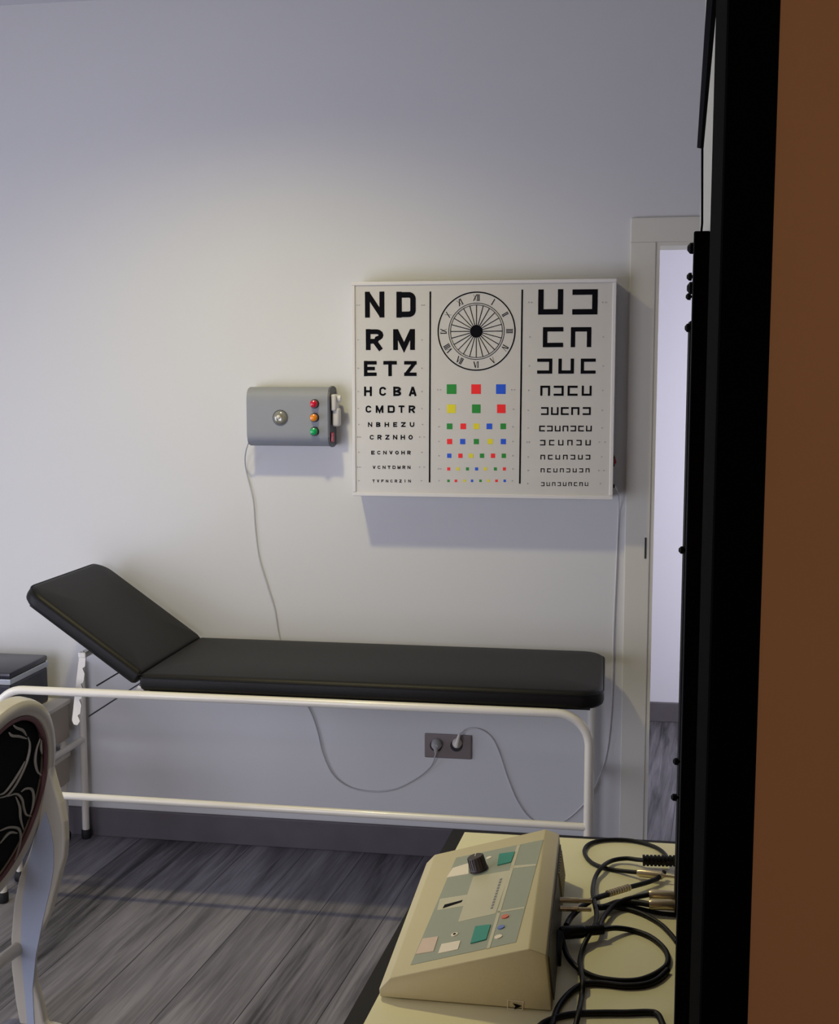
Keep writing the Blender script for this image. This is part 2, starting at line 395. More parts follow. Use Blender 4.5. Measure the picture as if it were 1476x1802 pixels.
# letters: strokes in a unit box, stroke centre-lines; t = stroke thickness (fraction)
t = .25; h = t/2
def rnd(cx, cy, rx, ry, a0, a1, n=8):
    return [(cx+rx*math.cos(math.radians(a0+(a1-a0)*i/n)), cy+ry*math.sin(math.radians(a0+(a1-a0)*i/n))) for i in range(n+1)]
G = {
 'N': [[(h, 0), (h, 1)], [(h, .93), (1-h, .07)], [(1-h, 0), (1-h, 1)]],
 'D': [[(h, 0), (h, 1)], [(0, 1-h), (.62, 1-h)]+rnd(.66, .72, 1-h-.66, 1-h-.72, 80, 0, 4)+rnd(.66, .28, 1-h-.66, .28-h, 0, -80, 4)+[(.62, h), (0, h)]],
 'R': [[(h, 0), (h, 1)], [(0, 1-h), (.58, 1-h)]+rnd(.6, .71, 1-h-.6, 1-h-.71, 80, -80, 6)+[(.58, .42), (0, .42)], [(.5, .42), (1-h, 0)]],
 'M': [[(h*.9, 0), (h*.9, 1)], [(h, .95), (.5, .12), (1-h, .95)], [(1-h*.9, 0), (1-h*.9, 1)]],
 'E': [[(h, 0), (h, 1)], [(0, 1-h), (1, 1-h)], [(0, .5), (.86, .5)], [(0, h), (1, h)]],
 'T': [[(.5, 0), (.5, 1)], [(0, 1-h), (1, 1-h)]],
 'Z': [[(0, 1-h), (1, 1-h)], [(1-h*1.2, 1-h), (h*1.2, h)], [(0, h), (1, h)]],
 'H': [[(h, 0), (h, 1)], [(1-h, 0), (1-h, 1)], [(h, .5), (1-h, .5)]],
 'C': [rnd(.5, .64, .5-h, .36-h, 10, 180, 8)+rnd(.5, .36, .5-h, .36-h, 180, 350, 8)],
 'O': [rnd(.5, .5, .5-h, .5-h, 0, 360, 20)],
 'B': [[(h, 0), (h, 1)], [(0, 1-h), (.55, 1-h)]+rnd(.57, .73, .5-h-.1, 1-h-.73, 80, -80, 6)+[(.55, .5), (0, .5)], [(.5, .5)]+rnd(.57, .28, 1-h-.57, .28-h, 80, -80, 6)+[(.55, h), (0, h)]],
 'A': [[(h, 0), (.5, .97)], [(1-h, 0), (.5, .97)], [(.2, .3), (.8, .3)]],
 'U': [[(h, 1), (h, .38)]+rnd(.5, .36, .5-h, .36-h, 180, 360, 8)+[(1-h, 1)]],
 'V': [[(h, 1), (.5, .05)], [(1-h, 1), (.5, .05)]],
 'I': [[(.5, 0), (.5, 1)]], 'X': [[(h, 0), (1-h, 1)], [(1-h, 0), (h, 1)]], 'F': [[(h, 0), (h, 1)], [(0, 1-h), (1, 1-h)], [(0, .5), (.8, .5)]],
}
def letter(bm, ch, xa, xb, ya, yb, mi=0):
    a = cp(xa, yb); b = cp(xb, ya); W_ = b.x-a.x; H_ = b.z-a.z
    for s in G[ch]:
        stroke(bm, [(a.x+u*W_, a.z+v*H_) for u, v in s], t*(W_*.55+H_*.45) * (.9 if ch in 'MNC' else 1), mi)
rows = [(513, 559, [('N', 642.2, 676), ('D', 698, 730.6)]), (579, 616, [('R', 644, 674), ('M', 691.5, 730)]),
        (635, 662, [('E', 640.5, 662.5), ('T', 674.4, 698), ('Z', 711, 732.8)]),
        (680.3, 697, [('H', 640.6, 654), ('C', 667.3, 679.5), ('B', 692, 705.5), ('A', 719, 733)]),
        (713.5, 726.5, [('C', 643.3, 653.3), ('M', 661, 674.4), ('D', 682, 694.4), ('T', 701, 711.5), ('R', 719, 730.6)]),
        (743, 751.3, [('N', 647.3, 654.8), ('B', 661.7, 669.3), ('H', 676.6, 684.4), ('E', 691.7, 698.8), ('Z', 705.5, 713.7), ('U', 721, 728.8)])]
def spread(s, xa, xb, w): return [(c, xa+(xb-xa-w)*i/(len(s)-1), xa+(xb-xa-w)*i/(len(s)-1)+w) for i, c in enumerate(s)]
rows += [(765.3, 773.6, spread('CRZNHO', 650.5, 726, 7.4)), (793.2, 799.8, spread('ECNVOHR', 653, 722.5, 6)),
         (819.5, 825.3, spread('VCNTDMRN', 655.5, 722, 5.2)), (844, 849, spread('TVFNCRZIN', 655, 722.5, 4.4))]
for ya, yb, L_ in rows:
    for ch, xa, xb in L_:
        lb = bmesh.new(); letter(lb, ch, xa, xb, ya, yb); obj('printed_letter', lb, 'ink', bl)
def hook(bm, o, xa, xb, ya, yb):
    a = cp(xa, yb); b = cp(xb, ya); w = (b.x-a.x)*.215; q = w/2
    l, r, bo, tp = a.x, b.x, a.z, b.z
    P = {'U': [(l+q, tp), (l+q, bo+q), (r-q, bo+q), (r-q, tp)], 'n': [(l+q, bo), (l+q, tp-q), (r-q, tp-q), (r-q, bo)],
         'C': [(r, tp-q), (l+q, tp-q), (l+q, bo+q), (r, bo+q)], 'J': [(l, tp-q), (r-q, tp-q), (r-q, bo+q), (l, bo+q)]}[o]
    stroke(bm, P, w)
k = .22204
hr_ = [(130, 332, [('U', 435, 635), ('J', 705, 908)]), (430, 590, [('C', 472, 635), ('n', 693, 858)]),
       (680, 800, [('J', 427, 548), ('U', 595, 720), ('C', 772, 892)]), (895, 975, [('n', 452, 530), ('J', 558, 638), ('C', 668, 748), ('U', 780, 860)]),
       (1065, 1127, [('J', 458, 518), ('U', 537, 597), ('C', 615, 678), ('n', 697, 762), ('J', 788, 852)]),
       (1212, 1257, spread('CJUnJCU', 443, 860, 46)), (1325, 1368, spread('JCUnJU', 450, 852, 42)),
       (1443, 1480, spread('nCUnJUJ', 453, 848, 37)), (1550, 1582, spread('nCUnJUJn', 455, 842, 31)), (1660, 1690, spread('JUnJUnCnU', 458, 832, 27))]
for ya, yb, L_ in hr_:
    for ch, xa, xb in L_:
        hb = bmesh.new(); hook(hb, ch, 850+xa*k, 850+xb*k, 480+ya*k, 480+yb*k); obj('printed_open_square', hb, 'ink', bl)
# dividers
for (xa, ya, xb, yb) in ((757, 513, 755.7, 849), (918.8, 509.5, 914.4, 851)):
    db = bmesh.new(); a, b = cp(xa, ya), cp(xb, yb); stroke(db, [(a.x, a.z), (b.x, b.z)], .0052); obj('divider_line', db, 'ink', bl)
# dial
fb = bmesh.new(); c = cp(838, 583); cx, czz = c.x, c.z; pm = (cp(906, 583).x-cp(770, 583).x)/136
def circ(r, w, n=72): stroke(fb, [(cx+r*pm*math.cos(2*PI*i/n), czz+r*pm*math.sin(2*PI*i/n)) for i in range(n+1)], w*pm)
circ(67.6, 2.2); circ(48.8, 1.1); circ(45.6, 1.0)
f = fb.faces.new([fb.verts.new((cx+11*pm*math.cos(2*PI*i/32), KY, czz+11*pm*math.sin(2*PI*i/32))) for i in range(32)])
for i in range(24):
    q = 2*PI*i/24
    stroke(fb, [(cx+9*pm*math.cos(q), czz+9*pm*math.sin(q)), (cx+45*pm*math.cos(q), czz+45*pm*math.sin(q))], 1.4*pm)
romans = {1: 'I', 2: 'II', 3: 'III', 4: 'IV', 5: 'V', 6: 'VI', 7: 'VII', 8: 'VIII', 9: 'IX', 10: 'X', 11: 'XI', 12: 'XII'}
for hnum, s in romans.items():
    q = PI/2-hnum*PI/6; rr = 58*pm; ctr = Vector((cx+rr*math.cos(q), czz+rr*math.sin(q)))
    upv = Vector((math.cos(q), math.sin(q)));
    if hnum in (5, 6, 7): upv = -upv
    rtv = Vector((upv.y, -upv.x)); ws = {'I': 2.6, 'V': 6.2, 'X': 6.2}
    tot = sum(ws[c_] for c_ in s); u0 = -tot/2; H_ = 11
    for c_ in s:
        w_ = ws[c_]; S = {'I': [[(.5, 0), (.5, 1)], [(0, .02), (1, .02)], [(0, .98), (1, .98)]], 'V': [[(.05, 1), (.5, 0)], [(.95, 1), (.5, 0)]], 'X': [[(.05, 0), (.95, 1)], [(.95, 0), (.05, 1)]]}[c_]
        for j, st in enumerate(S):
            P = [ctr+rtv*(u0+a_*w_)*pm+upv*(b_-.5)*H_*pm for a_, b_ in st]
            stroke(fb, P, (1.5 if j == 0 else .6)*pm)
        u0 += w_
obj('fan_dial', fb, 'ink', bl)['label'] = 'printed clock dial with radiating spokes and roman numerals'
# coloured squares
k = .19975; cname = {'g': 'green', 'r': 'red', 'b': 'blue', 'y': 'yellow'}
sq = [(925, 85, [(172, 'g'), (388, 'r'), (606, 'b')]), (1098, 76, [(170, 'y'), (390, 'g'), (610, 'r')]),
      (1253, 50, [(155, 'g'), (275, 'r'), (390, 'y'), (505, 'b'), (627, 'g')]), (1387, 46, [(155, 'r'), (270, 'b'), (390, 'g'), (512, 'y'), (628, 'b')]),
      (1512, 38, [(152, 'b'), (250, 'r'), (343, 'y'), (440, 'g'), (537, 'r'), (632, 'g')]),
      (1628, 27, [(147, 'r'), (228, 'y'), (312, 'g'), (392, 'b'), (470, 'y'), (558, 'g'), (637, 'r')]),
      (1733, 22, [(145, 'g'), (210, 'r'), (285, 'y'), (353, 'b'), (427, 'g'), (497, 'y'), (568, 'r'), (640, 'b')])]
for y, s, L_ in sq:
    for x, c_ in L_:
        a = cp(760+(x-s/2)*k, 500+(y+s/2)*k); b = cp(760+(x+s/2)*k, 500+(y-s/2)*k)
        cb = bmesh.new(); quad(cb, [(a.x, KY, a.z), (b.x, KY, a.z), (b.x, KY, b.z), (a.x, KY, b.z)])
        obj('printed_square', cb, c_, bl)['label'] = cname[c_]+' printed square'
# small acuity marks beside the rows
mb = bmesh.new()
for y, xs in [(537, (629, 633, 743, 747)), (598, (631, 743)), (648, (631, 743)), (689, (631, 743)), (719, (631, 743)), (747, (632, 744)), (769, (630, 634, 739, 747)), (796, (632, 743)), (822, (630, 634, 739, 747)), (846, (632, 742)),
              (532, (931, 936, 1061, 1067)), (593, (933, 1062)), (644, (932, 1062)), (687, (931, 1061)), (722, (930, 1060)), (753, (930, 1060)), (778, (928, 932, 1055, 1065)), (804, (930, 1059)), (828, (930, 1054, 1063)), (851, (929, 1057)),
              (686, (771, 776, 901, 906)), (720, (773, 904)), (751, (773, 903)), (777, (773, 903)), (802, (773, 903)), (825, (772, 776, 903)), (846, (773, 902))]:
    for x in xs:
        a = cp(x-1.2, y+1.4); b = cp(x+1.2, y-1.4)
        stroke(mb, [(a.x, a.z), (a.x, b.z)], .0011); stroke(mb, [(a.x, (a.z+b.z)/2), (b.x, (a.z+b.z)/2)], .001)
rm = obj('row_marks', mb, 'faint', bl); rm['label'] = 'tiny grey marks beside each row'; rm['kind'] = 'stuff'
# red rocker switch and black cord inlet on the right side
p = onY(1078, 812, -.07)
sw = obj('switch', bx(x1-.002, x1+.005, -.082, -.052, p.z-.016, p.z+.018, bev=.001), 'bezel', bl)
obj('switch_rocker', prism([(x1+.004, -.079, p.z-.013), (x1+.010, -.079, p.z-.003), (x1+.006, -.079, p.z+.015), (x1+.003, -.079, p.z+.015)], (0, .024, 0)), 'bred', sw)
obj('cord_inlet', cyl((x1-.002, -.075, onY(1078, 855, -.07).z), (1, 0, 0), .006, .008, seg=14), 'rubber', bl)
zi = onY(1078, 855, -.07).z
wc = thing('power_cord', (.03, -.01, 1.2), 'thin white cord running down the wall from the eye chart box to the right-hand socket', 'cord')
W = lambda x, y, Y=-.006: onY(x, y, Y)
sp = W(803, 1311, -.03)
P = [(x1+.006, -.075, zi), (x1+.018, -.05, zi-.03), W(1088, 905, -.008), W(1084, 1000), W(1079, 1120), W(1076, 1240), W(1066, 1330), W(1046, 1385), W(1022, 1420), W(990, 1446), W(960, 1452), W(932, 1440), W(910, 1410), W(893, 1370), W(880, 1330), W(866, 1300), W(845, 1284), W(822, 1283, -.012), W(808, 1292, -.03)]
obj('cord', tube(smooth_path(P, 8), .0024, seg=8), 'cord_white', wc, smooth=True)
obj('plug', cyl(sp+Vector((0, .026, 0)), (0, -1, 0), .0, .0, seg=16, prof=[(.017, 0), (.018, .004), (.016, .014), (.010, .03), (.006, .036)]), 'plug_white', wc, smooth=True)
P2 = W(808, 1292, -.03); obj('plug_neck', tube([sp+Vector((0, -.004, 0)), (sp+P2)/2+Vector((0, -.006, 0)), P2], [.009, .007, .004]), 'plug_white', wc, smooth=True)

# ------------------------------------------------------------------ GREY SIGNAL BOX
gy = -.10
cbx = thing('control_box', (-1.06, 0, 1.44), 'small grey wall box with round lens and red, amber and green lamps', 'control box')
a = onY(433, 681, gy); b = onY(577, 786.5, gy); gx0, gx1, gz0, gz1 = a.x, b.x, b.z, a.z
prof = [(-.002, gz0+.006), (-.03, gz0), (-.055, gz0), (-.080, gz0+.006), (-.093, gz0+.018), (-.099, gz0+.034), (-.1, gz0+.05), (-.1, gz1-.05), (-.099, gz1-.034), (-.093, gz1-.018), (-.080, gz1-.006), (-.055, gz1), (-.03, gz1), (-.002, gz1-.006)]
obj('housing', prism([(gx0, y, z) for y, z in prof], (gx1-gx0, 0, 0)), 'alu', cbx, smooth=True)
obj('end_plate', prism([(gx1, y*1.02, gz0-.003+(z-gz0)*1.03) for y, z in prof], (.006, 0, 0)), 'alu_dark', cbx)
lp = onY(492.8, 735, gy-.002)
ln = obj('lens', cyl((lp.x, gy+.001, lp.z), (0, -1, 0), 0, 0, prof=[(.0235, 0), (.0235, .004), (.020, .008), (.012, .011), (.001, .012)], seg=32), 'lens', cbx, smooth=True)
obj('bulb', cyl((lp.x-.003, gy-.009, lp.z+.002), (0, -1, 0), 0, 0, prof=[(.0075, 0), (.007, .004), (.004, .007), (.0005, .008)], seg=18), 'cart_top', ln, smooth=True)
obj('bezel', cyl((lp.x, gy+.001, lp.z), (0, -1, 0), 0, 0, prof=[(.0262, 0), (.0262, .003), (.0225, .0032)], seg=32), 'bezel', ln)
for yy, m_, nm in ((710.8, 'bred', 'red lamp button'), (735, 'bamb', 'amber lamp button'), (759.4, 'bgrn', 'green lamp button')):
    p = onY(551.6, yy, gy-.014)
    o = obj('indicator_lamp', cyl((p.x, gy+.001, p.z), (0, -1, 0), 0, 0, prof=[(.0125, .004), (.0125, .015), (.011, .020), (.006, .023), (.001, .024)], seg=28), m_, cbx, smooth=True)
    o['label'] = nm
    obj('collar', cyl((p.x, gy+.001, p.z), (0, -1, 0), 0, 0, prof=[(.0155, 0), (.0155, .004), (.0135, .007)], seg=28), 'bezel', o, smooth=True)
ex = gx1+.006
bm = bmesh.new()
pz = onY(586, 720, -.06).z
box(bm, ex, ex+.018, -.085, -.03, pz-.006, pz+.050, bev=.006, seg=3); box(bm, ex+.002, ex+.026, -.075, -.035, pz-.058, pz+.004, bev=.007, seg=3)
cyl((ex, -.058, pz+.035), (1, 0, 0), .012, .03, bm)
obj('connector', bm, 'frame_white', cbx, smooth=True)['label'] = 'white angled connector on the right side'
rz = onY(586, 769, -.06).z
obj('side_switch', bx(ex-.001, ex+.007, -.085, -.06, rz-.016, rz+.016, bev=.002), 'bred', cbx)['label'] = 'dark red rocker switch'
gc = thing('power_cord', (-1.2, -.01, 1.1), 'pale grey cord hanging from the grey control box down to the left-hand socket', 'cord')
sp = W(767, 1312, -.03)
P = [W(437, 779, -.085), W(433, 792, -.07), W(431, 810, -.03), W(434, 834), W(445, 880), W(449, 930), W(456, 982), W(471, 1032), W(483, 1072), W(491, 1118), W(505, 1170), W(524, 1215), W(545, 1250), W(558, 1285), W(568, 1326), W(585, 1362), W(612, 1384), W(650, 1393), W(692, 1389), W(730, 1371), W(758, 1348, -.012), W(767, 1325, -.03)]
obj('cord', tube(smooth_path(P, 8), .0023, seg=8), 'cord', gc, smooth=True)
obj('plug', cyl(sp+Vector((0, .026, 0)), (0, -1, 0), 0, 0, seg=18, prof=[(.018, 0), (.019, .006), (.018, .020), (.012, .034), (.008, .038)]), 'plug', gc, smooth=True)
obj('plug_neck', tube([sp+Vector((0, -.004, 0)), W(767, 1325, -.032)], [.011, .005]), 'plug', gc, smooth=True)
# double socket
sk = thing('wall_socket', (-.53, 0, .4), 'pewter double wall socket under the couch with two plugs in it', 'socket')
a = onY(747, 1290.5, -.006); b = onY(829.5, 1336.5, -.006)
obj('faceplate', bx(a.x, b.x, -.009, 0, b.z, a.z, bev=.003), 'socket', sk)
for x in (767, 803):
    p = onY(x, 1312, -.009); obj('socket_well', cyl((p.x, -.0085, p.z), (0, -1, 0), .0215, .0015, seg=28), 'hole', sk)

# ------------------------------------------------------------------ BLACK CASE ON A BEIGE CART (left)
ct = thing('side_cart', (-2.15, -.22, 0), 'beige two-tier side cart by the wall beyond the couch headrest', 'cart')
cX0, cX1, cY0, cY1 = -2.42, -1.893, -.45, -.065
obj('body', bx(cX0+.008, cX1, cY0, cY1, .385, .512, bev=.003), 'cart', ct)
obj('cart_top', bx(cX0, cX1+.006, cY0-.006, cY1+.004, .510, .526, bev=.003), 'cart_top', ct)
obj('shelf', bx(cX0, cX1+.002, cY0-.004, cY1, .318, .332, bev=.002), 'cart_top', ct)
obj('drawer_box', bx(cX0+.012, cX1, cY0+.004, cY1-.01, .225, .318, bev=.003), 'cart', ct)
for x in (cX0+.02, cX1-.016):
    for y in (cY0+.02, cY1-.02):
        obj('leg', tube([(x, y, .028), (x, y, .39)], .011, seg=10), 'cart_top', ct, smooth=True)
        obj('castor', cyl((x-.009, y, .020), (1, 0, 0), .020, .018, seg=18), 'rubber', ct, smooth=True)
bc = thing('case', (-2.12, -.23, .526), 'black case with a silver band around its lid, on the beige cart', 'case')
fr = onZ(27, 1183, .694)
bX0, bX1, bY0, bY1 = -2.33, -1.95, -.37, -.10
obj('body', bx(bX0, bX1, bY0, bY1, .526, .652, bev=.008), 'box_black', bc)
obj('band', bx(bX0-.002, bX1+.002, bY0-.002, bY1+.002, .652, .672, bev=.003), 'silver', bc)['label'] = 'silver metal band'
obj('lid', bx(bX0-.001, bX1+.001, bY0-.001, bY1+.001, .672, .694, bev=.008), 'box_black', bc, smooth=True)

# ------------------------------------------------------------------ CHAIR (left foreground)
CC = Vector((-1.401, -1.45, .654)); CA, CB, CREC, CANG = .184, .231, .244, 1.453
S_ = Vector((math.cos(CANG), math.sin(CANG), 0)); NN = Vector((math.sin(CANG), -math.cos(CANG), 0))
V_ = Vector((0, 0, 1))*math.cos(CREC)+NN*math.sin(CREC); NB = NN*math.cos(CREC)-Vector((0, 0, 1))*math.sin(CREC)   # NB: out of the rear face
chair = thing('dining_chair', (CC.x-.25, CC.y, 0), 'cream lacquered oval-back chair with black swirl-patterned upholstery, at the left edge', 'chair')
def ep(a, A, B, n=0): return CC+S_*A*math.cos(a)+V_*B*math.sin(a)+NB*n
# oval ring: rounded section swept round
bm = bmesh.new(); N_ = 72; rw = .040; rings = []
sec = [(-.02, -.040), (.0, -.044), (.55, -.046), (.95, -.036), (1.0, -.018), (.96, -.004), (.8, .002), (.5, .005), (.15, .003), (.0, -.003)]
for i in range(N_):
    a = 2*PI*i/N_; rings.append([bm.verts.new(ep(a, CA+rw*u, CB+rw*u, n)) for u, n in sec])
for i in range(N_):
    A_, B_ = rings[i], rings[(i+1) % N_]
    for j in range(len(sec)): bm.faces.new((A_[j], A_[(j+1) % len(sec)], B_[(j+1) % len(sec)], B_[j]))
obj('back_frame', bm, 'chair_white', chair, smooth=True)
bm = bmesh.new(); rings = []
for f_, n in ((1.0, -.030), (.985, -.012), (.93, -.004), (.8, .002), (.5, .006), (.2, .008)):
    rings.append([bm.verts.new(ep(2*PI*i/N_, CA*f_, CB*f_, n-.006)) for i in range(N_)])
for A_, B_ in zip(rings, rings[1:]):
    for i in range(N_): bm.faces.new((A_[i], A_[(i+1) % N_], B_[(i+1) % N_], B_[i]))
bm.faces.new(rings[-1]); bm.faces.new(rings[0][::-1])
bk = obj('backrest', bm, 'fabric', chair, smooth=True); bk['label'] = 'black upholstery with silver swirls'
obj('piping', tube([ep(2*PI*i/N_, CA-.004, CB-.004, -.003) for i in range(N_)], .0065, seg=8, closed=True), 'piping', bk, smooth=True)
sw_ = [[(150, 390), (215, 455), (300, 490), (350, 560)], [(120, 520), (160, 560), (250, 570), (350, 600)],
       [(370, 580), (395, 680), (370, 850), (290, 1050), (200, 1220), (100, 1345), (0, 1380)],
       [(330, 900), (250, 1050), (150, 1200), (60, 1310), (0, 1340)], [(530, 600), (480, 750), (465, 900), (495, 1030), (545, 1080)],
       [(545, 620), (540, 720), (555, 800)], [(100, 1360), (220, 1330), (290, 1400), (310, 1500), (345, 1600), (410, 1620)],
       [(280, 1300), (340, 1260), (420, 1270), (445, 1370), (430, 1500), (400, 1600)], [(210, 1370), (260, 1500), (270, 1650), (310, 1800)]]
paths = [[(x/7.505, 1220+y/7.505) for x, y in s] for s in sw_]
paths += [[(0, 1462), (16, 1456), (33, 1459), (36, 1478), (28, 1509), (14, 1537)], [(0, 1484), (16, 1466), (30, 1466)]]
bm = bmesh.new()
for s in paths:
    P = [onplane(x, y, CC+NB*.003, NB) for x, y in s]
    for flip in (0, 1):
        if flip and min((p-CC).dot(S_) for p in P) < .0: continue
        Q = [p - S_*(2*(p-CC).dot(S_)) if flip else p for p in P]
        Q = smooth_path(Q, 6); Q = [p for p in Q if ((p-CC).dot(S_)/CA)**2+((p-CC).dot(V_)/CB)**2 < .93]
        if len(Q) > 3:
            n_ = len(Q); tube(Q, [.0016+.002*math.sin(PI*i/(n_-1)) for i in range(n_)], bm, seg=6)
obj('swirl_pattern', bm, 'swirl', bk, smooth=True)
# rear legs (outline in the plane of the leg, full thickness across)
def legp(off_):
    p0 = CC+S_*off_
    out = [(80, 1300), (86, 1342), (98, 1387), (106, 1413), (113, 1447), (115, 1480), (113, 1510), (105, 1537), (96, 1572), (87, 1607), (72, 1640), (61, 1662), (57, 1704), (61, 1735), (70, 1762), (78, 1802), (92, 1880), (108, 1960), (128, 2040)]
    inn = [(100, 2050), (72, 1970), (52, 1890), (36, 1815), (28, 1762), (21, 1705), (20, 1650), (25, 1590), (34, 1545), (52, 1500), (68, 1450), (76, 1400), (76, 1350), (72, 1310)]
    P = [onplane(x, y, p0, S_) for x, y in out+inn]
    zmin = min(p.z for p in P)
    return P
Pl = legp(.19)
Pl = [Vector((p.x, p.y, max(p.z, 0))) for p in Pl]
rl = obj('rear_leg', prism([p-S_*.004 for p in Pl], S_*.027), 'chair_white', chair, smooth=False)
rl.modifiers.new('b', 'BEVEL').width = .006; rl.modifiers['b'].segments = 3
sheen = [(80, 1428), (88, 1455), (94, 1490), (94, 1530), (88, 1565), (75, 1620), (63, 1680), (57, 1740), (60, 1802), (66, 1850), (56, 1850), (48, 1802), (42, 1735), (37, 1680), (37, 1630), (40, 1580), (50, 1515), (66, 1460)]
Pi = [onplane(x, y, CC+S_*.184, S_) for x, y in sheen]  # shaded side face of the leg; its sky reflection is painted as a panel
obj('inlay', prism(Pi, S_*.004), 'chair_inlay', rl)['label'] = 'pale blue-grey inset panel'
rl2 = obj('rear_leg', prism([p-S_*.41 for p in Pl], S_*.027), 'chair_white', chair)
rl2.modifiers.new('b', 'BEVEL').width = .006; rl2.modifiers['b'].segments = 3
FWD = -NN
def loc(u, v, z): # u forward from the back plane, v sideways
    b = Vector((CC.x, CC.y, 0))+NN*-.13
    p = b+FWD*u+S_*v; return Vector((p.x, p.y, z))
def slab(u0, u1, w0, w1, za, zb, bev):
    P = [loc(u0, -w0, za), loc(u0, w0, za), loc(u1-.06, w1, za), loc(u1-.015, w1-.03, za), loc(u1, w1-.09, za), loc(u1, -w1+.09, za), loc(u1-.015, -w1+.03, za), loc(u1-.06, -w1, za)]
    return prism(P, (0, 0, zb-za), bev=bev)
obj('seat_rail', slab(0, .46, .185, .225, .365, .420, .008), 'chair_white', chair, smooth=True)
obj('seat', slab(.01, .45, .180, .215, .418, .478, .02), 'fabric', chair, smooth=True)['label'] = 'black upholstered seat'
for sgn in (-1, 1):
    P = smooth_path([loc(.43, sgn*.19, .375), loc(.45, sgn*.20, .28), loc(.44, sgn*.195, .12), loc(.46, sgn*.205, .012)], 6)
    obj('front_leg', tube(P, [.026-.012*i/(len(P)-1) for i in range(len(P))], seg=12), 'chair_white', chair, smooth=True)
st_ = onplane(32, 1668, CC+S_*.19, S_)
obj('stretcher', tube([st_, st_-S_*.40], .017, seg=14), 'chair_white', chair, smooth=True)
bm = bmesh.new()   # link between oval and seat
prism([CC-V_*(CB+.01)+S_*.05, CC-V_*(CB+.01)-S_*.05, loc(-.0, -.05, .40), loc(-.0, .05, .40)], -NB*.02, bm)
obj('back_support', bm, 'chair_white', chair)

# ------------------------------------------------------------------ TABLE
TZ = .75
tc_ = Vector((-.297, -1.647, TZ)); tb = Vector((-.372, -2.60, TZ)); tr = onZ(1183, 1480.5, TZ); edir = (tr-tc_).normalized()
ter = tc_+edir*.74; tbr = tb+Vector((edir.x, edir.y, 0))*.815
tbl = thing('table', (0, -2.1, 0), 'cream-topped table with black edging holding the beige console', 'table')
def ins(P, d):
    P = [Vector(p) for p in P]; c = sum(P, Vector())/len(P); R_ = []
    n = len(P)
    for i in range(n):
        e1 = (P[i]-P[i-1]).normalized(); e2 = (P[(i+1) % n]-P[i]).normalized()
        n1 = Vector((-e1.y, e1.x, 0)); n2 = Vector((-e2.y, e2.x, 0))
        if n1.dot(c-P[i]) < 0: n1 = -n1
        if n2.dot(c-P[i]) < 0: n2 = -n2
        b = (n1+n2).normalized(); R_.append(P[i]+b*d/max(b.dot(n1), .3))
    return R_
TP = [tc_, ter, tbr, tb]; TI = ins(TP, .0125)
TI2 = [tc_+(TI[0]-tc_)*1.0, TI[1], TI[2], TI[3]]
# left band is broader than the rear one
edge_in = [TI[0]+Vector((.014, 0, 0)), TI[1], TI[2], TI[3]+Vector((.016, 0, 0))]
bm = bmesh.new(); vo = [bm.verts.new(p) for p in TP]; vi = [bm.verts.new(p) for p in edge_in]
lo_ = [bm.verts.new(p-Vector((0, 0, .03))) for p in TP]
for i in range(4):
    j = (i+1) % 4; bm.faces.new((vo[i], vo[j], vi[j], vi[i])); bm.faces.new((vo[i], lo_[i], lo_[j], vo[j]))
bm.faces.new(lo_)
obj('edge_band', bm, 'table_edge', tbl)
obj('table_top', prism([p-Vector((0, 0, .028)) for p in edge_in], (0, 0, .0282)), 'table', tbl)
for p in ins(TP, .05): obj('leg', bx(p.x-.02, p.x+.02, p.y-.02, p.y+.02, 0, .722), 'table_edge', tbl)

# ------------------------------------------------------------------ CONSOLE
cn = thing('console', (-.19, -2.09, TZ), 'beige sloped console with teal keys and a dark knob, on the cream table', 'control console')
ya, yb = -2.325, -1.862
pr = [(-.318, .7535), (-.319, .766), (-.303, .784), (-.099, .8455), (-.074, .838), (-.0645, .7535)]
hull = prism([(x, ya, z) for x, z in pr], (0, yb-ya, 0), bev=.0022)
obj('housing', hull, 'device', cn, smooth=True)
for (x, y) in ((-.30, ya+.02), (-.30, yb-.02), (-.085, ya+.02), (-.085, yb-.02)): obj('foot', cyl((x, y, TZ), (0, 0, 1), .008, .006, seg=14), 'rubber', cn)
pa, pb = Vector((-.303, ya, .784)), Vector((-.099, ya, .8455)); sd = (pb-pa).normalized(); sn = Vector((-sd.z, 0, sd.x))
def sl(zx, zy, hgt=.0006): return onplane(660+zx*.23713, 1440+zy*.23713, pa+sn*hgt, sn)
def patch(polys, hgt, m_, name='key', th=None, label=None, par=cn):
    bm = bmesh.new()
    for P in polys: prism([sl(x, y, hgt) for x, y in P], sn*-.0012, bm)
    o = obj(name, bm, m_, par)
    if label: o['label'] = label
    return o
mem = patch([[(262, 1088), (600, 292), (1248, 158), (1045, 918)]], .0006, 'memb', 'membrane', label='grey-green printed membrane')
patch([[(615, 768), (728, 432), (1003, 385), (893, 705)]], .0009, 'memb_line', 'blank_field', par=mem)
patch([[(826, 968), (1052, 200), (1076, 196), (850, 962)], [(1010, 352), (1196, 338), (1192, 350), (1010, 372)], [(905, 690), (1108, 655), (1105, 668), (903, 702)], [(460, 682), (480, 598), (690, 565), (655, 650)]], .0010, 'memb_line', 'cream_lines', par=mem)
patch([[(500, 668), (515, 640), (650, 605), (640, 622)]], .0013, 'ink', 'dark_mark', par=mem)
patch([[(920, 262), (1036, 246), (1006, 322), (905, 346)]], .0022, 'teal', 'key', label='teal square key')
patch([[(742, 800), (856, 786), (822, 896), (706, 926)]], .0022, 'teal', 'key', label='teal square key')
patch([[(575, 368), (692, 332), (692, 410), (530, 438)]], .0014, 'label', 'paper_label')
patch([[(352, 892), (467, 875), (432, 985), (300, 1006)]], .0014, 'pink', 'paper_label')
